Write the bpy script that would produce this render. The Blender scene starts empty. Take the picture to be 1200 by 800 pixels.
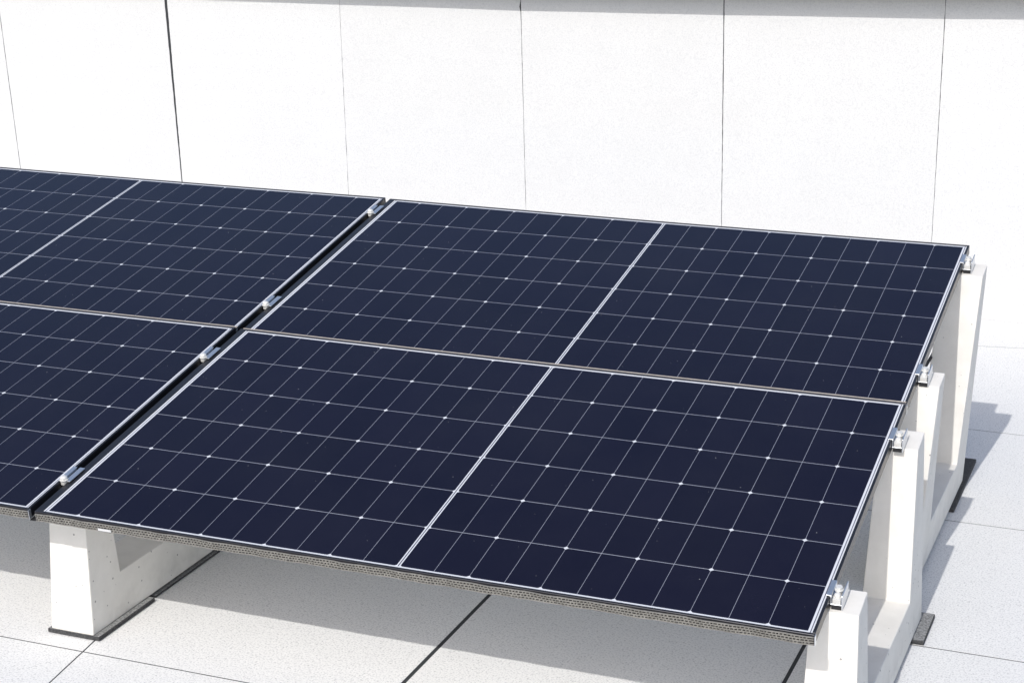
import bpy, bmesh, math, random
from mathutils import Vector, Matrix
random.seed(7)
S = bpy.context.scene
COL = S.collection
ZG = 0.385                       # height of the lower panels' front cell line above the paving
TILT = math.radians(10.4155)
PU, PV, GM = 0.08395, 0.1675, 0.0058     # half-cell pitches and middle busbar gap
HH = 11 * PU
L = 22 * PU + GM
LV = 6 * PV
PITCH = L + 0.0646               # panel to panel along the row

# ------------------------------------------------------------------ helpers
def tag(o, label=None, cat=None, group=None, kind=None):
    if label: o['label'] = label
    if cat: o['category'] = cat
    if group: o['group'] = group
    if kind: o['kind'] = kind
    return o

def empty(name, loc=(0, 0, 0), rx=0.0):
    o = bpy.data.objects.new(name, None)
    o.empty_display_size = 0.1
    COL.objects.link(o)
    o.location = loc
    o.rotation_euler = (rx, 0, 0)
    return o

class MB:
    """collects boxes, prisms and tubes, then links them as one mesh"""
    def __init__(self):
        self.bm = bmesh.new()
    def box(self, x0, x1, y0, y1, z0, z1):
        v = [self.bm.verts.new(p) for p in
             ((x0, y0, z0), (x1, y0, z0), (x1, y1, z0), (x0, y1, z0),
              (x0, y0, z1), (x1, y0, z1), (x1, y1, z1), (x0, y1, z1))]
        for f in ((3, 2, 1, 0), (4, 5, 6, 7), (0, 1, 5, 4), (1, 2, 6, 5), (2, 3, 7, 6), (3, 0, 4, 7)):
            self.bm.faces.new([v[i] for i in f])
        return v
    def prism_z(self, poly, z0, z1):
        a = [self.bm.verts.new((x, y, z0)) for x, y in poly]
        b = [self.bm.verts.new((x, y, z1)) for x, y in poly]
        self.bm.faces.new(a[::-1]); self.bm.faces.new(b)
        n = len(poly)
        for i in range(n):
            self.bm.faces.new((a[i], a[(i + 1) % n], b[(i + 1) % n], b[i]))
    def cyl(self, c, r, z0, z1, n=16, r1=None):
        r1 = r if r1 is None else r1
        a = [self.bm.verts.new((c[0] + r * math.cos(2 * math.pi * i / n), c[1] + r * math.sin(2 * math.pi * i / n), z0)) for i in range(n)]
        b = [self.bm.verts.new((c[0] + r1 * math.cos(2 * math.pi * i / n), c[1] + r1 * math.sin(2 * math.pi * i / n), z1)) for i in range(n)]
        self.bm.faces.new(a[::-1]); self.bm.faces.new(b)
        for i in range(n):
            self.bm.faces.new((a[i], a[(i + 1) % n], b[(i + 1) % n], b[i]))
    def ball(self, c, r, sz=1.0):
        m = Matrix.Translation(c) @ Matrix.Diagonal((r, r, r * sz, 1))
        bmesh.ops.create_uvsphere(self.bm, u_segments=16, v_segments=10, radius=1, matrix=m)
    def tube(self, pts, r, n=10):
        rings = []
        for i, p in enumerate(pts):
            p = Vector(p)
            t = (Vector(pts[min(i + 1, len(pts) - 1)]) - Vector(pts[max(i - 1, 0)])).normalized()
            a = t.orthogonal().normalized() if i == 0 else (rings_a - t * rings_a.dot(t)).normalized()
            rings_a = a
            b = t.cross(a)
            rings.append([self.bm.verts.new(p + r * (a * math.cos(2 * math.pi * k / n) + b * math.sin(2 * math.pi * k / n))) for k in range(n)])
        for i in range(len(rings) - 1):
            for k in range(n):
                self.bm.faces.new((rings[i][k], rings[i][(k + 1) % n], rings[i + 1][(k + 1) % n], rings[i + 1][k]))
        self.bm.faces.new(rings[0][::-1]); self.bm.faces.new(rings[-1])
    def bend(self, fn):
        for v in self.bm.verts: v.co.z += fn(v.co)
    def build(self, name, mat, parent=None, bevel=0.0, seg=2, smooth=False):
        bm = self.bm
        bmesh.ops.recalc_face_normals(bm, faces=bm.faces)
        if bevel:
            es = [e for e in bm.edges if len(e.link_faces) == 2 and e.calc_face_angle(0) > 0.3]
            bmesh.ops.bevel(bm, geom=es, offset=bevel, segments=seg, profile=0.6, affect='EDGES', clamp_overlap=True)
        me = bpy.data.meshes.new(name)
        bm.to_mesh(me); bm.free()
        if smooth:
            for p in me.polygons: p.use_smooth = True
        me.materials.append(mat)
        o = bpy.data.objects.new(name, me)
        COL.objects.link(o)
        if parent: o.parent = parent
        return o

# ------------------------------------------------------------------ node helpers
class NT:
    def __init__(self, name):
        self.m = bpy.data.materials.new(name)
        self.m.use_nodes = True
        self.t = self.m.node_tree
        self.t.nodes.clear()
        self.out = self.t.nodes.new('ShaderNodeOutputMaterial')
        self.b = self.t.nodes.new('ShaderNodeBsdfPrincipled')
        self.t.links.new(self.b.outputs[0], self.out.inputs[0])
        self.tc = self.t.nodes.new('ShaderNodeTexCoord')
        self.oc = self.tc.outputs['Object']
    def put(self, sock, v):
        if hasattr(v, 'is_output'): self.t.links.new(v, sock)
        else: sock.default_value = v
    def math(self, op, a, b=None, c=None):
        n = self.t.nodes.new('ShaderNodeMath'); n.operation = op
        self.put(n.inputs[0], a)
        if b is not None: self.put(n.inputs[1], b)
        if c is not None: self.put(n.inputs[2], c)
        return n.outputs[0]
    def xyz(self, v=None):
        n = self.t.nodes.new('ShaderNodeSeparateXYZ'); self.put(n.inputs[0], v or self.oc)
        return n.outputs
    def mix(self, f, a, b):
        n = self.t.nodes.new('ShaderNodeMix'); n.data_type = 'RGBA'
        self.put(n.inputs['Factor'], f)
        self.put(n.inputs[6], a); self.put(n.inputs[7], b)
        return n.outputs[2]
    def noise(self, scale, detail=3, rough=0.55, vec=None):
        n = self.t.nodes.new('ShaderNodeTexNoise')
        self.put(n.inputs['Vector'], vec or self.oc)
        n.inputs['Scale'].default_value = scale; n.inputs['Detail'].default_value = detail
        n.inputs['Roughness'].default_value = rough
        return n.outputs['Fac']
    def voro(self, scale, out='Distance', rnd=1.0):
        n = self.t.nodes.new('ShaderNodeTexVoronoi')
        self.put(n.inputs['Vector'], self.oc)
        n.inputs['Scale'].default_value = scale
        n.inputs['Randomness'].default_value = rnd
        return n.outputs[out]
    def ramp(self, f, a, b, va=0.0, vb=1.0):
        n = self.t.nodes.new('ShaderNodeMapRange')
        self.put(n.inputs[0], f)
        n.inputs[1].default_value = a; n.inputs[2].default_value = b
        n.inputs[3].default_value = va; n.inputs[4].default_value = vb
        return n.outputs[0]
    def bump(self, h, strength, dist):
        n = self.t.nodes.new('ShaderNodeBump')
        n.inputs['Strength'].default_value = strength; n.inputs['Distance'].default_value = dist
        self.put(n.inputs['Height'], h)
        self.put(self.b.inputs['Normal'], n.outputs[0])
    def set(self, **k):
        for a, v in k.items(): self.put(self.b.inputs[a.replace('_', ' ')], v)
        return self

def rgb(r, g, b): return (r, g, b, 1)

def simple(name, c, rough=0.6, metal=0.0, var=0.0, scale=40):
    n = NT(name)
    if var:
        f = n.noise(scale, 4)
        n.set(Base_Color=n.mix(f, rgb(*[x * (1 - var) for x in c]), rgb(*[min(1, x * (1 + var)) for x in c])))
    else: n.set(Base_Color=rgb(*c))
    n.set(Roughness=rough, Metallic=metal)
    return n.m

# ------------------------------------------------------------------ materials
def mat_granular(name, base, dark, light, scale, amount, bump=0.3, grit_mix=0.4, island=False):
    """mineral surfaced board: fine grains, faint blotches"""
    n = NT(name)
    g1 = n.noise(scale, 2, 0.6)
    g2 = n.noise(scale * 0.45, 2, 0.6)
    big = n.noise(1.7, 5, 0.6)
    mid = n.noise(9, 4, 0.6)
    f = n.ramp(g1, 0.36, 0.52)
    c = n.mix(n.math('MULTIPLY', n.math('SUBTRACT', 1.0, f), amount), rgb(*base), rgb(*dark))
    f2 = n.ramp(g2, 0.60, 0.70, 0, 0.6)
    c = n.mix(f2, c, rgb(*light))
    # sparse darker grit
    cell = n.xyz(n.voro(170, 'Color'))[0]
    d = n.voro(170)
    grit = n.math('MULTIPLY', n.math('GREATER_THAN', cell, 0.90), n.math('LESS_THAN', d, 0.42))
    c = n.mix(n.math('MULTIPLY', grit, grit_mix), c, rgb(*[x * 0.55 for x in dark]))
    blot = n.math('ADD', n.ramp(big, 0.35, 0.7, 0.0, 0.10), n.ramp(mid, 0.35, 0.7, 0.0, 0.07))
    c = n.mix(blot, c, rgb(*[x * 0.72 for x in base]))
    if island: r = n.t.nodes.new('ShaderNodeNewGeometry').outputs['Random Per Island']
    else: r = n.t.nodes.new('ShaderNodeObjectInfo').outputs['Random']
    c = n.mix(n.math('MULTIPLY', r, 0.08), c, rgb(base[0] * 0.72, base[1] * 0.72, base[2] * 0.70))
    n.set(Base_Color=c, Roughness=0.9, Specular_IOR_Level=0.25)
    n.bump(n.math('ADD', g1, g2), bump, 0.0015)
    return n.m

def mat_concrete():
    n = NT('precast_concrete')
    a = n.noise(9, 7, 0.65); b = n.noise(60, 3)
    base = n.mix(n.ramp(a, 0.3, 0.75), rgb(0.79, 0.765, 0.72), rgb(0.68, 0.655, 0.61))
    # air holes left by the casting
    cell = n.xyz(n.voro(50, 'Color'))[0]; d = n.voro(50)
    rad = n.ramp(cell, 0.60, 1.0, 0.03, 0.15)
    hole = n.math('MULTIPLY', n.math('GREATER_THAN', cell, 0.60), n.math('LESS_THAN', d, rad))
    base = n.mix(n.math('MULTIPLY', hole, 0.75), base, rgb(0.20, 0.19, 0.18))
    # grime near the foot, patchy
    z = n.xyz()[2]
    gr = n.math('MULTIPLY', n.ramp(z, 0.0, 0.09, 1, 0), n.ramp(n.noise(22, 5), 0.45, 0.7))
    base = n.mix(n.math('MULTIPLY', gr, 0.35), base, rgb(0.36, 0.34, 0.31))
    # faint rusty runs
    st = n.ramp(n.noise(9, 4), 0.66, 0.78)
    base = n.mix(n.math('MULTIPLY', st, 0.18), base, rgb(0.50, 0.42, 0.33))
    n.set(Base_Color=base, Roughness=0.82, Specular_IOR_Level=0.3)
    n.bump(n.math('SUBTRACT', n.math('ADD', n.math('MULTIPLY', b, 0.35), n.math('MULTIPLY', a, 0.6)), hole), 0.35, 0.002)
    return n.m

def mat_cells(name, beige_front):
    """laminate of half-cut cells: white backsheet showing between navy cells"""
    n = NT(name)
    u, v, _ = n.xyz()
    M = n.math
    x = M('SUBTRACT', u, M('MULTIPLY', M('GREATER_THAN', u, HH + GM / 2), GM))
    s = M('DIVIDE', x, PU)
    fu = M('MULTIPLY', M('ABSOLUTE', M('SUBTRACT', M('FRACT', M('ADD', s, 0.5)), 0.5)), PU)
    so = M('MULTIPLY', M('SUBTRACT', s, 1.0), 0.5)
    du = M('MULTIPLY', M('ABSOLUTE', M('SUBTRACT', M('FRACT', M('ADD', so, 0.5)), 0.5)), 2 * PU)
    t = M('DIVIDE', v, PV)
    fv = M('MULTIPLY', M('ABSOLUTE', M('SUBTRACT', M('FRACT', M('ADD', t, 0.5)), 0.5)), PV)
    thin = M('LESS_THAN', fu, 0.00052)
    row = M('LESS_THAN', fv, 0.00085)
    dia = M('LESS_THAN', M('ADD', du, fv), 0.0064)
    um = M('ABSOLUTE', M('SUBTRACT', u, HH + GM / 2))
    gap = M('LESS_THAN', um, 0.0046)
    rib = M('LESS_THAN', um, 0.0014)
    uo = M('MAXIMUM', M('SUBTRACT', 0.0, u), M('SUBTRACT', u, L))       # outside along the row
    vo = M('MAXIMUM', M('SUBTRACT', 0.0, v), M('SUBTRACT', v, LV))
    side = M('GREATER_THAN', uo, 0.0)
    ends = M('GREATER_THAN', vo, 0.0)
    sideln = M('LESS_THAN', M('ABSOLUTE', M('SUBTRACT', uo, 0.0056)), 0.0011)
    # cell blue with slight cell to cell change and fine finger streaks
    nb = n.noise(2.2, 3)
    cellid = n.t.nodes.new('ShaderNodeCombineXYZ')
    n.put(cellid.inputs[0], M('FLOOR', s)); n.put(cellid.inputs[1], M('FLOOR', t))
    wn = n.t.nodes.new('ShaderNodeTexWhiteNoise'); wn.noise_dimensions = '3D'
    n.put(wn.inputs['Vector'], cellid.outputs[0])
    blue = n.mix(wn.outputs['Value'], rgb(0.0056, 0.0052, 0.0155), rgb(0.0078, 0.0072, 0.0200))
    fing = M('LESS_THAN', M('ABSOLUTE', M('SUBTRACT', M('FRACT', M('DIVIDE', v, PV / 9)), 0.5)), 0.03)
    white = rgb(0.66, 0.67, 0.70); grey = rgb(0.30, 0.31, 0.36)
    c = n.mix(thin, blue, grey)
    c = n.mix(row, c, rgb(0.36, 0.37, 0.42))
    c = n.mix(dia, c, white)
    c = n.mix(gap, c, white)
    c = n.mix(M('MULTIPLY', rib, gap), c, rgb(0.06, 0.06, 0.085))
    c = n.mix(M('MAXIMUM', side, ends), c, white)
    c = n.mix(M('MULTIPLY', sideln, side), c, rgb(0.10, 0.10, 0.13))
    if beige_front:
        dl = M('LESS_THAN', v, 0.0004)  # margin before the first cells coloured beige
        c = n.mix(dl, c, rgb(0.42, 0.36, 0.30))
    # specks of dust
    cell = n.xyz(n.voro(75, 'Color'))[0]; d = n.voro(75)
    rad = n.ramp(cell, 0.86, 1.0, 0.02, 0.10)
    patch = n.ramp(n.noise(4.5, 3), 0.42, 0.62, 0.0, 1.0)
    sp = M('MULTIPLY', M('MULTIPLY', M('GREATER_THAN', cell, 0.86), M('LESS_THAN', d, rad)), patch)
    c = n.mix(M('MULTIPLY', sp, 0.75), c, rgb(0.45, 0.44, 0.42))
    film = n.ramp(n.noise(2.2, 7, 0.7), 0.38, 0.72, 0.0, 0.008)
    c = n.mix(film, c, rgb(0.5, 0.48, 0.45))
    n.set(Base_Color=c, Roughness=n.ramp(nb, 0.3, 0.7, 0.16, 0.24), IOR=1.27)
    return n.m

M_cell_lower = mat_cells('solar_cells', False)
M_cell_upper = mat_cells('solar_cells_beige_edge', True)
M_frame = simple('black_anodised_aluminium', (0.034, 0.034, 0.040), 0.34, 0.5, 0.4, 14)
M_backsheet = simple('backsheet', (0.82, 0.82, 0.82), 0.6)
M_wire = simple('dusty_wire_mesh', (0.225, 0.215, 0.195), 0.75, 0.1, 0.55, 70)
M_trim = simple('beige_trim', (0.46, 0.40, 0.34), 0.7, 0, 0.25, 60)
M_dark = simple('shadow_gap_plate', (0.025, 0.025, 0.027), 0.8)
M_sticker = simple('white_sticker', (0.62, 0.62, 0.62), 0.5)
M_alu = simple('mill_aluminium', (0.70, 0.72, 0.75), 0.30, 0.85, 0.06, 90)
M_bolt = simple('zinc_bolt', (0.74, 0.73, 0.70), 0.5, 0.3, 0.10, 200)
M_black = simple('black_rubber', (0.018, 0.018, 0.02), 0.75, 0, 0.2, 80)
M_concrete = mat_concrete()
M_ground = mat_granular('mineral_paving', (0.81, 0.803, 0.785), (0.47, 0.47, 0.475), (0.87, 0.865, 0.85), 205, 0.62, 0.3, 0.35, True)
M_wall = mat_granular('mineral_wall_board', (0.645, 0.643, 0.636), (0.52, 0.52, 0.53), (0.69, 0.69, 0.69), 190, 0.6, 0.2, 0.12)
M_under = simple('dark_joint_bed', (0.03, 0.032, 0.035), 0.9)
M_far = simple('pale_gravel', (0.65, 0.65, 0.64), 0.9, 0, 0.1, 3)
M_coping = simple('grey_coping', (0.42, 0.43, 0.44), 0.7, 0, 0.08, 30)

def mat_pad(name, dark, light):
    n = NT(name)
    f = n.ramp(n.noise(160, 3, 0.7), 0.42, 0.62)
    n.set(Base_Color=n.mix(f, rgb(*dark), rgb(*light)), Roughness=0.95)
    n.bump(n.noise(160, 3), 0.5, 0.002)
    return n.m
M_pad = mat_pad('rubber_granulate', (0.035, 0.035, 0.037), (0.075, 0.075, 0.075))
M_pad_pale = mat_pad('pale_rubber_top', (0.15, 0.15, 0.15), (0.33, 0.33, 0.325))

# ------------------------------------------------------------------ ground
def ground():
    mb = MB()
    mb.box(-90, 90, -90, 90, -0.05, -0.032)
    tag(mb.build('ground', M_far), kind='structure')
    mb = MB()
    mb.box(-10.2, 10.4, -10.5, 4.3, -0.031, -0.0008)
    tag(mb.build('ground_bed', M_under), kind='structure')
    # paving: one sheet of slabs with open joints
    xs = [0.8485 + 0.8475 * k for k in range(-12, 11)]
    xs[12 - 1] = 0.036
    xs2 = [1.500 + 0.8475 * k for k in range(-13, 10)]
    ys_ = [0.045 - 0.85 * k for k in range(12, 0, -1)] + [0.045, 0.826, 1.6945, 2.545, 3.553, 3.95]
    wide = {12: 0.0115, 13: 0.0100}
    def xb(i, y):
        x = xs[i]
        if i == 11: x = 0.036 - (max(-0.9, min(0.9, y)) - 0.045) * 0.128
        return x
    mb = MB()
    rnd = random.Random(3)
    for i in range(len(xs) - 1):
        for j in range(len(ys_) - 1):
            y0, y1 = ys_[j] + 0.0024, ys_[j + 1] - 0.0024
            if j + 1 == len(ys_) - 1: y1 = 3.975
            dz = rnd.uniform(-0.00025, 0.0)
            back = y0 > 0.82
            gl = (0.0042 if back else wide.get(i, 0.0042)) / 2
            gr = (0.0042 if back else wide.get(i + 1, 0.0042)) / 2
            ref = y0 + 0.02
            def X(k, y): return xs2[k] if back else xb(k, min(y, 0.829))
            def Y(y, x):          # the joint next to the wall is laid slightly out of line
                return y + 0.18 * max(-0.3, min(0.7, x - 1.7275)) if abs(y - 3.553) < 0.02 else y
            xa, xc, xd, xe = X(i, y0) + gl, X(i + 1, y0) - gr, X(i + 1, y1) - gr, X(i, y1) + gl
            a = (xa, Y(y0, xa)); b = (xc, Y(y0, xc)); c = (xd, Y(y1, xd)); d = (xe, Y(y1, xe))
            mb.prism_z([a, b, c, d], -0.0010, dz)
    o = mb.build('paving', M_ground)
    tag(o, kind='structure')
ground()

# ------------------------------------------------------------------ wall
WLEAN = math.radians(3.8)
WY0 = 3.947
def wall():
    root = empty('parapet_wall', (0, WY0, 0))
    tag(root, 'long white parapet wall of upright granular boards behind the solar panels', 'wall')
    H = 1.33
    def wp(x, z, out=0.0):     # point on the leaning wall plane, z along the board
        return (x, math.sin(WLEAN) * z - math.cos(WLEAN) * out, math.cos(WLEAN) * z + math.sin(WLEAN) * -out)
    # joint lines: x at board height .315 and 1.15
    J = [(-4.73, -4.86), (-3.86, -3.97), (-2.964, -3.061), (-2.0476, -2.117), (-1.169, -1.2146), (-0.300, -0.343), (0.588, 0.558), (1.4687, 1.4578),
         (2.31, 2.33), (3.18, 3.21), (4.06, 4.10)]
    def jx(k, z):
        a, b = J[k]
        return a + (b - a) * (z - 0.315) / (1.15 - 0.315)
    wid = {2: (0.0032, 0.0036), 3: (0.006, 0.0155), 4: (0.0016, 0.0018), 5: (0.0017, 0.0026), 6: (0.0020, 0.0045), 7: (0.0018, 0.0026)}
    rnd = random.Random(11)
    nz = 60
    edge = {}
    for k in range(len(J)):
        lo, hi = wid.get(k, (0.003, 0.004))
        L_, R_ = [], []
        for i in range(nz + 1):
            z = H * i / nz
            w = lo + (hi - lo) * max(0, min(1, (z - 0.3) / 0.85))
            c = jx(k, z)
            L_.append(c - w / 2 + rnd.uniform(-.0006, .0007)); R_.append(c + w / 2 + rnd.uniform(-.0007, .0006))
        if k == 5:                                   # knocked-out spot high on this joint
            for i in range(nz + 1):
                if 1.165 < H * i / nz < 1.195: L_[i] -= 0.006
        edge[k] = (L_, R_)
    for k in range(len(J) - 1):
        bm = MB()
        R_ = edge[k][1]; L_ = edge[k + 1][0]
        bulge = rnd.uniform(0.0, 0.004)
        f, b = [], []
        for i in range(nz + 1):
            z = H * i / nz + 0.0005
            row = []
            for s in range(5):
                x = R_[i] + (L_[i] - R_[i]) * s / 4
                o_ = bulge * math.sin(math.pi * s / 4)
                if abs(s - 2) == 2: o_ -= 0.0005
                row.append(bm.bm.verts.new(wp(x, z, o_)))
            f.append(row)
            b.append([bm.bm.verts.new(wp(R_[i], z, -0.0022)), bm.bm.verts.new(wp(L_[i], z, -0.0022))])
        for i in range(nz):
            for s in range(4): bm.bm.faces.new((f[i][s], f[i][s + 1], f[i + 1][s + 1], f[i + 1][s]))
            bm.bm.faces.new((f[i][4], b[i][1], b[i + 1][1], f[i + 1][4]))
            bm.bm.faces.new((b[i][0], f[i][0], f[i + 1][0], b[i + 1][0]))
            bm.bm.faces.new((b[i][1], b[i][0], b[i + 1][0], b[i + 1][1]))
        bm.build('wall_board', M_wall, root)
    # dark core behind the joints
    bm = MB()
    vs = [bm.bm.verts.new(wp(x, z, o)) for o in (-0.0024, -0.25) for x, z in ((-4.9, 0), (4.2, 0), (4.2, H - .002), (-4.9, H - .002))]
    for q in ((0, 1, 2, 3), (7, 6, 5, 4), (0, 4, 5, 1), (1, 5, 6, 2), (2, 6, 7, 3), (3, 7, 4, 0)): bm.bm.faces.new([vs[i] for i in q])
    bm.build('wall_core', M_under, root)
    # coping: its lower lip follows a slightly uneven line
    pts = [(x, z + 0.023) for x, z in ((-5.0, 1.213), (-1.9, 1.213), (-0.4, 1.221), (0.18, 1.229), (0.73, 1.241), (1.26, 1.251), (1.76, 1.263), (4.3, 1.31))]
    bm = MB(); rows = []
    for x, z in pts:
        y = math.sin(WLEAN) * z
        o = 0.105
        rows.append([bm.bm.verts.new(p) for p in ((x, y - o, z), (x, y - o, z + 0.075), (x, y + 0.34, z + 0.10), (x, y + 0.34, z + .05), (x, y - o + 0.02, z + 0.055), (x, y - o + 0.02, z))])
    for i in range(len(rows) - 1):
        for q in range(6): bm.bm.faces.new((rows[i][q], rows[i][(q + 1) % 6], rows[i + 1][(q + 1) % 6], rows[i + 1][q]))
    bm.bm.faces.new(rows[0]); bm.bm.faces.new(rows[-1][::-1])
    bm.build('coping', M_coping, root)
wall()

# ------------------------------------------------------------------ concrete supports
def zpanel(y, w):                # world height of a line w above the panel plane at depth y
    return ZG + y * math.tan(TILT) + w / math.cos(TILT)

def concrete_frame(prof, xc, hw, lean, name='ballast_frame', draft=0.030):
    """closed yz profile given draft; a base beam with two posts cast in one piece"""
    zb = prof[0][1]
    y0 = prof[0][0]
    bm = MB()
    def X(z, s): return s * (hw - (z - zb) * draft) + (z - zb) * lean
    a = [bm.bm.verts.new((X(z, -1), y - y0, z - zb)) for y, z in prof]
    b = [bm.bm.verts.new((X(z, 1), y - y0, z - zb)) for y, z in prof]
    bm.bm.faces.new(a); bm.bm.faces.new(b[::-1])
    n = len(prof)
    for i in range(n): bm.bm.faces.new((a[i], b[i], b[(i + 1) % n], a[(i + 1) % n]))
    o = bm.build(name, M_concrete, bevel=0.0035, seg=2)
    o.location = (xc, y0, zb)
    return o

ZB = 0.0125
TB = ZG - 0.254                  # top of the base beam
def prof_front():
    w = -0.0290
    return [(0.108, ZB), (0.968, ZB), (0.925, zpanel(0.925, w)), (0.832, zpanel(0.832, w)), (0.778, TB), (0.2485, TB), (0.216, zpanel(0.216, w)), (0.122, zpanel(0.122, w))]
def prof_back():
    w = -0.0372
    return [(1.13, ZB), (2.005, ZB), (1.966, zpanel(1.966, w)), (1.876, zpanel(1.876, w)), (1.805, TB + .004), (1.325, TB + .004), (1.262, zpanel(1.262, w)), (1.178, zpanel(1.178, w))]

XL, XR = -0.0365, 1.8820
GF = 'concrete ballast frames under the panel seams'
fr_left = concrete_frame(prof_front(), XL, 0.0625, 0.0)
tag(fr_left, 'white concrete frame, its square post under the seam of the two lower panels', 'support', GF)
fr_right = fr_left.copy(); COL.objects.link(fr_right)
fr_right.location.x = XR
tag(fr_right, 'white concrete frame at the open right end of the array, nearer one with low posts', 'support', GF)
bk_right = concrete_frame(prof_back(), 1.834, 0.0625, 0.058, draft=0.010)
tag(bk_right, 'taller white concrete frame at the right end of the array, standing nearer the wall', 'support', GF)
bk_left = bk_right.copy(); COL.objects.link(bk_left)
bk_left.location.x = XL - 0.02
tag(bk_left, 'white concrete frame hidden beneath the seam between the two upper panels', 'support', GF)

# rubber pads
def pad(x0, x1, y0, y1, h, label, pale_top=True):
    bm = MB(); cx, cy = (x0 + x1) / 2, (y0 + y1) / 2
    bm.box(x0 - cx, x1 - cx, y0 - cy, y1 - cy, 0.0, h)
    o = bm.build('rubber_pad', M_pad, bevel=0.0018, seg=1)
    o.data.materials.append(M_pad_pale)
    if pale_top:
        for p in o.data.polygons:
            if p.normal.z > 0.9: p.material_index = 1  # upward faces take the paler grey
    o.location = (cx, cy, 0.0008)
    tag(o, label, 'pad', 'rubber pads under the concrete frames')
    return o
pad(-0.110, 0.0435, 0.106, 0.366, 0.0115, 'thick grey rubber pad under the square front post at the left')
pad(-0.105, 0.0335, 0.384, 0.800, 0.0055, 'thin long rubber strip behind the thicker pad, under the left concrete frame')
pad(1.812, 1.9735, 0.828, 1.002, 0.0115, 'small grey rubber pad poking out beside the rear foot of the nearer right-hand frame')
pad(1.772, 1.9085, 1.760, 2.222, 0.0115, 'dark rubber pad along the rear foot of the tall right-hand frame', False)

# ------------------------------------------------------------------ solar panels
SAG = 0.0027
LIPL, LIPR = (0.0115, 0.0315), (0.0098, 0.0165)     # (glass shown, outer edge) beyond the cells
LIPF, LIPB = (0.0058, 0.0132), (0.0058, 0.0140)
TH = 0.0255
def sagfn(kind):
    def fn(c):
        t = max(0, min(1, c.x / L)); k = SAG * 4 * t * (1 - t)
        return -k * (max(0, min(1, c.y / LV)) if kind == 'lower' else 1.0)
    return fn
NX = 24
def strip(mb, y0, y1, z0, z1, x0, x1, n=NX):
    """bar along the row cut in pieces so that it can follow the sag"""
    rows = []
    for i in range(n + 1):
        x = x0 + (x1 - x0) * i / n
        rows.append([mb.bm.verts.new(p) for p in ((x, y0, z0), (x, y1, z0), (x, y1, z1), (x, y0, z1))])
    for i in range(n):
        for q in range(4): mb.bm.faces.new((rows[i][q], rows[i][(q + 1) % 4], rows[i + 1][(q + 1) % 4], rows[i + 1][q]))
    mb.bm.faces.new(rows[0]); mb.bm.faces.new(rows[-1][::-1])

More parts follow.
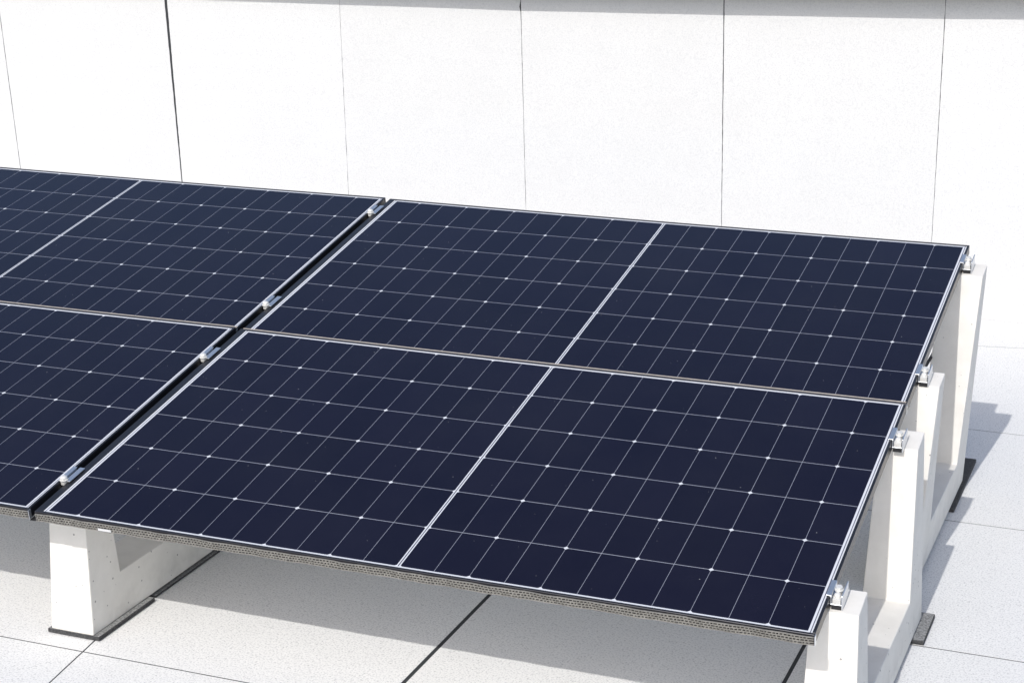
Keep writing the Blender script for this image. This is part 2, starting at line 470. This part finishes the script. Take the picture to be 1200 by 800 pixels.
def make_panel(kind, label, loc):
    root = empty('solar_panel', loc, TILT)
    tag(root, label, 'solar panel', 'dark blue solar panels on concrete frames')
    fn = sagfn(kind)
    xo0, xo1, yo0, yo1 = -LIPL[1], L + LIPR[1], -LIPF[1], LV + LIPB[1]
    xi0, xi1, yi0, yi1 = -LIPL[0], L + LIPR[0], -LIPF[0], LV + LIPB[0]
    # frame: lip round the glass with a deep outer wall
    mb = MB()
    strip(mb, yo0, yi0, -TH, 0.0016, xo0, xo1)
    strip(mb, yi1, yo1, -TH, 0.0016, xo0, xo1)
    for a, b in ((xo0, xi0), (xi1, xo1)):
        mb.box(a, b, yi0 + 0.0002, yi1 - 0.0002, -TH, 0.0014)
    mb.bend(fn)
    mb.build('frame', M_frame, root, bevel=0.0008, seg=1)
    # glass with cells
    mb = MB()
    rows = []
    ny = 6
    for j in range(ny + 1):
        y = yi0 + (yi1 - yi0) * j / ny
        rows.append([mb.bm.verts.new((xi0 + (xi1 - xi0) * i / NX, y, 0.0)) for i in range(NX + 1)])
    for j in range(ny):
        for i in range(NX): mb.bm.faces.new((rows[j][i], rows[j][i + 1], rows[j + 1][i + 1], rows[j + 1][i]))
    mb.bend(fn)
    g = mb.build('glass', M_cell_lower if kind == 'lower' else M_cell_upper, root, smooth=True)
    mb = MB()
    rows = []
    for j in range(2):
        y = yi0 + (yi1 - yi0) * j
        rows.append([mb.bm.verts.new((xi0 + (xi1 - xi0) * i / NX, y, -0.005)) for i in range(NX + 1)])
    for i in range(NX): mb.bm.faces.new((rows[0][i], rows[1][i], rows[1][i + 1], rows[0][i + 1]))
    mb.bend(fn)
    mb.build('backsheet', M_backsheet, root)
    # woven guard strip hung on the front edge
    rnd = random.Random(5 if kind == 'lower' else 6)
    mb = MB()
    y0 = yo0 - 0.0045
    zs = [-0.0030, -0.0092, -0.0154, -0.0212]
    for q, z in enumerate(zs):
        strip(mb, y0, y0 + 0.0026, z - 0.0010, z + 0.0009, xo0 + 0.003, xo1 - 0.001, 90)
    NB = 230
    for i in range(NB):
        for k in range(3):                           # ties, woven so that every row is a little off
            x = xo0 + 0.005 + (xo1 - xo0 - 0.012) * (i + 0.33 * k + rnd.uniform(-.15, .15)) / NB
            w = rnd.uniform(0.0008, 0.0016)
            mb.box(x - w, x + w, y0 + 0.0004, y0 + 0.0022, zs[k + 1], zs[k])
    for v in mb.bm.verts:
        v.co.z += 0.0006 * math.sin(v.co.x * 37) + 0.0005 * math.sin(v.co.x * 91 + 1) + 0.0003 * math.sin(v.co.x * 310)
        v.co.y += 0.0007 * math.sin(v.co.x * 53 + v.co.z * 200)
    mb.bend(fn)
    mb.build('edge_mesh', M_wire, root)
    if kind == 'lower':
        mb = MB()
        mb.box(0.150, 0.186, y0 - 0.0032, y0 - 0.0022, -0.0190, -0.0130)
        mb.bend(fn)
        mb.build('edge_sticker', M_sticker, root)
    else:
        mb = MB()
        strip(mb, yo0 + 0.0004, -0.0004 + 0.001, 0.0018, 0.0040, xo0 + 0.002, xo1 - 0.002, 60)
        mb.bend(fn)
        mb.build('front_trim', M_trim, root)  # thin beige strip along the front lip
    mb = MB()
    mb.box(xo0 - 0.0195, xo0 + 0.002, yo0 + 0.002, yo1 - 0.002, -TH - 0.0028, -TH - 0.0006)
    mb.build('gap_sun_stop', M_black, root)  # added strip below the seam, keeps sun from striping the post
    # bright end plate of the front rail
    mb = MB()
    mb.box(xo1 + 0.0005, xo1 + 0.002, yo0 - 0.004, yo0 + 0.006, -0.0235, 0.0)
    mb.build('end_plate', M_alu, root)
    return root

def copy_thing(src, label, loc):
    r = src.copy(); COL.objects.link(r)
    r.location = loc; r['label'] = label
    for ch in list(src.children):
        c = ch.copy(); COL.objects.link(c); c.parent = r
        c.matrix_parent_inverse = ch.matrix_parent_inverse
        for g in list(ch.children):
            d = g.copy(); COL.objects.link(d); d.parent = c
    return r

def pw(u, v, w=0.0):
    c, s = math.cos(TILT), math.sin(TILT)
    return (u, v * c - w * s, ZG + v * s + w * c)

DB, HB = LV + 0.0285, -0.0080
A = make_panel('lower', 'lower solar panel at the front right, seen whole, corner over the low end post', pw(0, 0, 0))
B = make_panel('upper', 'upper solar panel at the back right, corner clamped to the tallest concrete post', pw(-0.0016, DB, HB))
Cc = copy_thing(A, 'lower solar panel at the front left, cut off by the left edge of the photo', pw(-PITCH, 0.0002, 0.0028))
D = copy_thing(B, 'upper solar panel at the back left, beyond the long seam nearest the wall', pw(-PITCH - 0.0016, DB + 0.0002, HB + 0.0028))

# ------------------------------------------------------------------ clamps
def clamp_block(mb):
    mb.box(-0.0065, 0.0065, -0.020, -0.004, -0.014, -0.003)
def make_mid():
    root = empty('mid_clamp', (0, 0, 0), TILT)
    hw = 0.0062
    mb = MB()
    mb.box(-hw, hw, -0.030, 0.030, -0.0240, -0.0215)             # floor
    mb.box(-hw, -hw + 0.0022, -0.030, 0.030, -0.0215, 0.0022)
    mb.box(hw - 0.0022, hw, -0.030, 0.030, -0.0215, 0.0022)
    mb.box(-hw - 0.0105, -hw + 0.0022, -0.034, 0.034, 0.0024, 0.0050)   # flanges over the panel lips
    mb.box(hw - 0.0022, hw + 0.0125, -0.034, 0.034, 0.0024, 0.0050)
    mb.build('channel', M_alu, root, bevel=0.0006, seg=1)
    mb = MB()
    mb.cyl((0, -0.031), 0.0115, 0.0052, 0.0082, 20)
    mb.cyl((0, -0.031), 0.0098, -0.006, 0.0130, 6)
    mb.ball((0, -0.031, 0.0120), 0.0092, 0.6)
    mb.cyl((0, -0.031), 0.0040, -0.0215, -0.006, 10)
    mb.build('bolt', M_bolt, root, bevel=0.0008, seg=2)
    return root
def make_end():
    root = empty('end_clamp', (0, 0, 0), TILT)
    mb = MB()
    # origin: outer panel edge
    mb.box(-0.0085, 0.0030, -0.030, 0.030, 0.0026, 0.0050)      # flange on the lip
    mb.box(0.0008, 0.0030, -0.030, 0.030, -0.016, 0.0026)       # inner wall
    mb.box(0.0008, 0.0245, -0.030, 0.030, -0.0185, -0.016)      # floor
    mb.box(0.0245, 0.0272, -0.031, 0.031, -0.0284, 0.0070)       # outer plate
    mb.build('channel', M_alu, root, bevel=0.0005, seg=1)
    mb = MB()
    mb.cyl((0.0135, 0.000), 0.0075, -0.016, 0.0015, 16)
    mb.cyl((0.0135, 0.000), 0.0098, 0.0015, 0.0045, 20)
    mb.cyl((0.0135, 0.000), 0.0078, 0.0045, 0.0110, 6)
    mb.ball((0.0135, -0.015, -0.003), 0.0080, 0.9)
    mb.box(0.005, 0.0225, -0.0285, -0.012, -0.0158, -0.004)
    mb.build('bolt', M_bolt, root, bevel=0.0007, seg=2)
    mb = MB()
    mb.box(0.003, 0.0240, -0.030, 0.026, -0.0286, -0.0188)
    mb.build('rubber_foot', M_black, root)
    return root
vs = [0.160, 0.850, 1.217, 1.945]
gm, ge = 'mid clamps along the seam between left and right panels', 'end clamps along the open right edge'
xg = (-PITCH + L + LIPR[1] - LIPL[1]) / 2
ml = ['mid clamp in the seam nearest the front edge of the lower panels',
      'mid clamp in the seam just below the crossing of the four panels',
      'mid clamp in the seam just above the crossing of the four panels',
      'mid clamp at the far top end of the seam next to the wall']
el = ['end clamp on the lowest, frontmost concrete post',
      'end clamp on the second post, beside the upper right corner of the lower panel',
      'end clamp on the third post, beside the lower right corner of the upper panel',
      'end clamp on the tallest rear post at the top corner of the upper panel']
mc = make_mid(); ec = make_end()
for i, v in enumerate(vs):
    w = 0.0 if i < 2 else HB
    lo = pw(xg, v, w + 0.0014); le = pw(L + LIPR[1] + (0 if i < 2 else -0.0016), v, w)
    m = mc if i == 0 else copy_thing(mc, ml[i], lo)
    e = ec if i == 0 else copy_thing(ec, el[i], le)
    m.location = lo; e.location = le
    tag(m, ml[i], 'clamp', gm); tag(e, el[i], 'clamp', ge)

# ------------------------------------------------------------------ cable under the upper right panel
mb = MB()
ctrl = [(1.70, 1.20, zpanel(1.20, -0.05)), (1.74, 1.36, 0.545), (1.775, 1.55, 0.462), (1.795, 1.72, 0.440), (1.80, 1.84, 0.443), (1.80, 1.93, 0.446),
        (1.80, 2.02, 0.434), (1.805, 2.09, 0.385), (1.81, 2.115, 0.28), (1.80, 2.11, 0.14), (1.78, 2.10, 0.03), (1.72, 2.09, 0.0065), (1.55, 2.07, 0.006)]
pts = []
for i in range(len(ctrl) - 1):
    p0, p1, p2, p3 = (Vector(ctrl[max(0, min(len(ctrl) - 1, i + k))]) for k in (-1, 0, 1, 2))
    for k in range(6):
        t = k / 6
        pts.append(tuple(0.5 * (2 * p1 + (p2 - p0) * t + (2 * p0 - 5 * p1 + 4 * p2 - p3) * t * t + (3 * p1 - p0 - 3 * p2 + p3) * t ** 3)))
pts.append(ctrl[-1])
mb.tube(pts, 0.0048)
tag(mb.build('panel_cable', M_black, smooth=True), 'black cable looping down beneath the right edge of the upper right panel', 'cable')

# ------------------------------------------------------------------ camera
cam = bpy.data.cameras.new('camera'); co = bpy.data.objects.new('camera', cam); COL.objects.link(co)
Rw = ((0.9302987887727449, 0.3667897837161356, -0.0030689036208958326), (0.10035206707327313, -0.26255525573200444, -0.9596844274664582), (-0.3528082003611667, 0.8924852896541056, -0.28106294937067505))
m = Matrix(((Rw[0][0], -Rw[1][0], -Rw[2][0]), (Rw[0][1], -Rw[1][1], -Rw[2][1]), (Rw[0][2], -Rw[1][2], -Rw[2][2]))).to_4x4()
m.translation = (2.5581593369, -3.432034651, 1.6306642629 + ZG)
co.matrix_world = m
cam.sensor_width = 36; cam.lens = 36 * 2153.2754 / 1200
cam.clip_start = 0.05; cam.clip_end = 500
S.camera = co

# ------------------------------------------------------------------ light
EL = math.radians(42.0)
d = Vector((0.035, 1.0, -math.tan(EL))).normalized()
sun = bpy.data.lights.new('sun', 'SUN'); so = bpy.data.objects.new('sun', sun); COL.objects.link(so)
so.rotation_euler = d.to_track_quat('-Z', 'Y').to_euler()
so.location = (0, -4, 6)
sun.energy = 2.65; sun.angle = math.radians(0.53); sun.color = (1.0, 0.98, 0.945)
w = bpy.data.worlds.new('World'); S.world = w; w.use_nodes = True
nt = w.node_tree
sky = nt.nodes.new('ShaderNodeTexSky'); sky.sky_type = 'NISHITA'; sky.sun_disc = False
sky.sun_elevation = EL; sky.sun_rotation = math.radians(182)
sky.air_density = 1.0; sky.dust_density = 2.0; sky.ozone_density = 1.0
bg = nt.nodes['Background']
nt.links.new(sky.outputs[0], bg.inputs[0]); bg.inputs[1].default_value = 0.15
S.view_settings.view_transform = 'Standard'; S.view_settings.look = 'None'
S.view_settings.gamma = 1.0; S.view_settings.use_curve_mapping = False
S.view_settings.exposure = 0.08
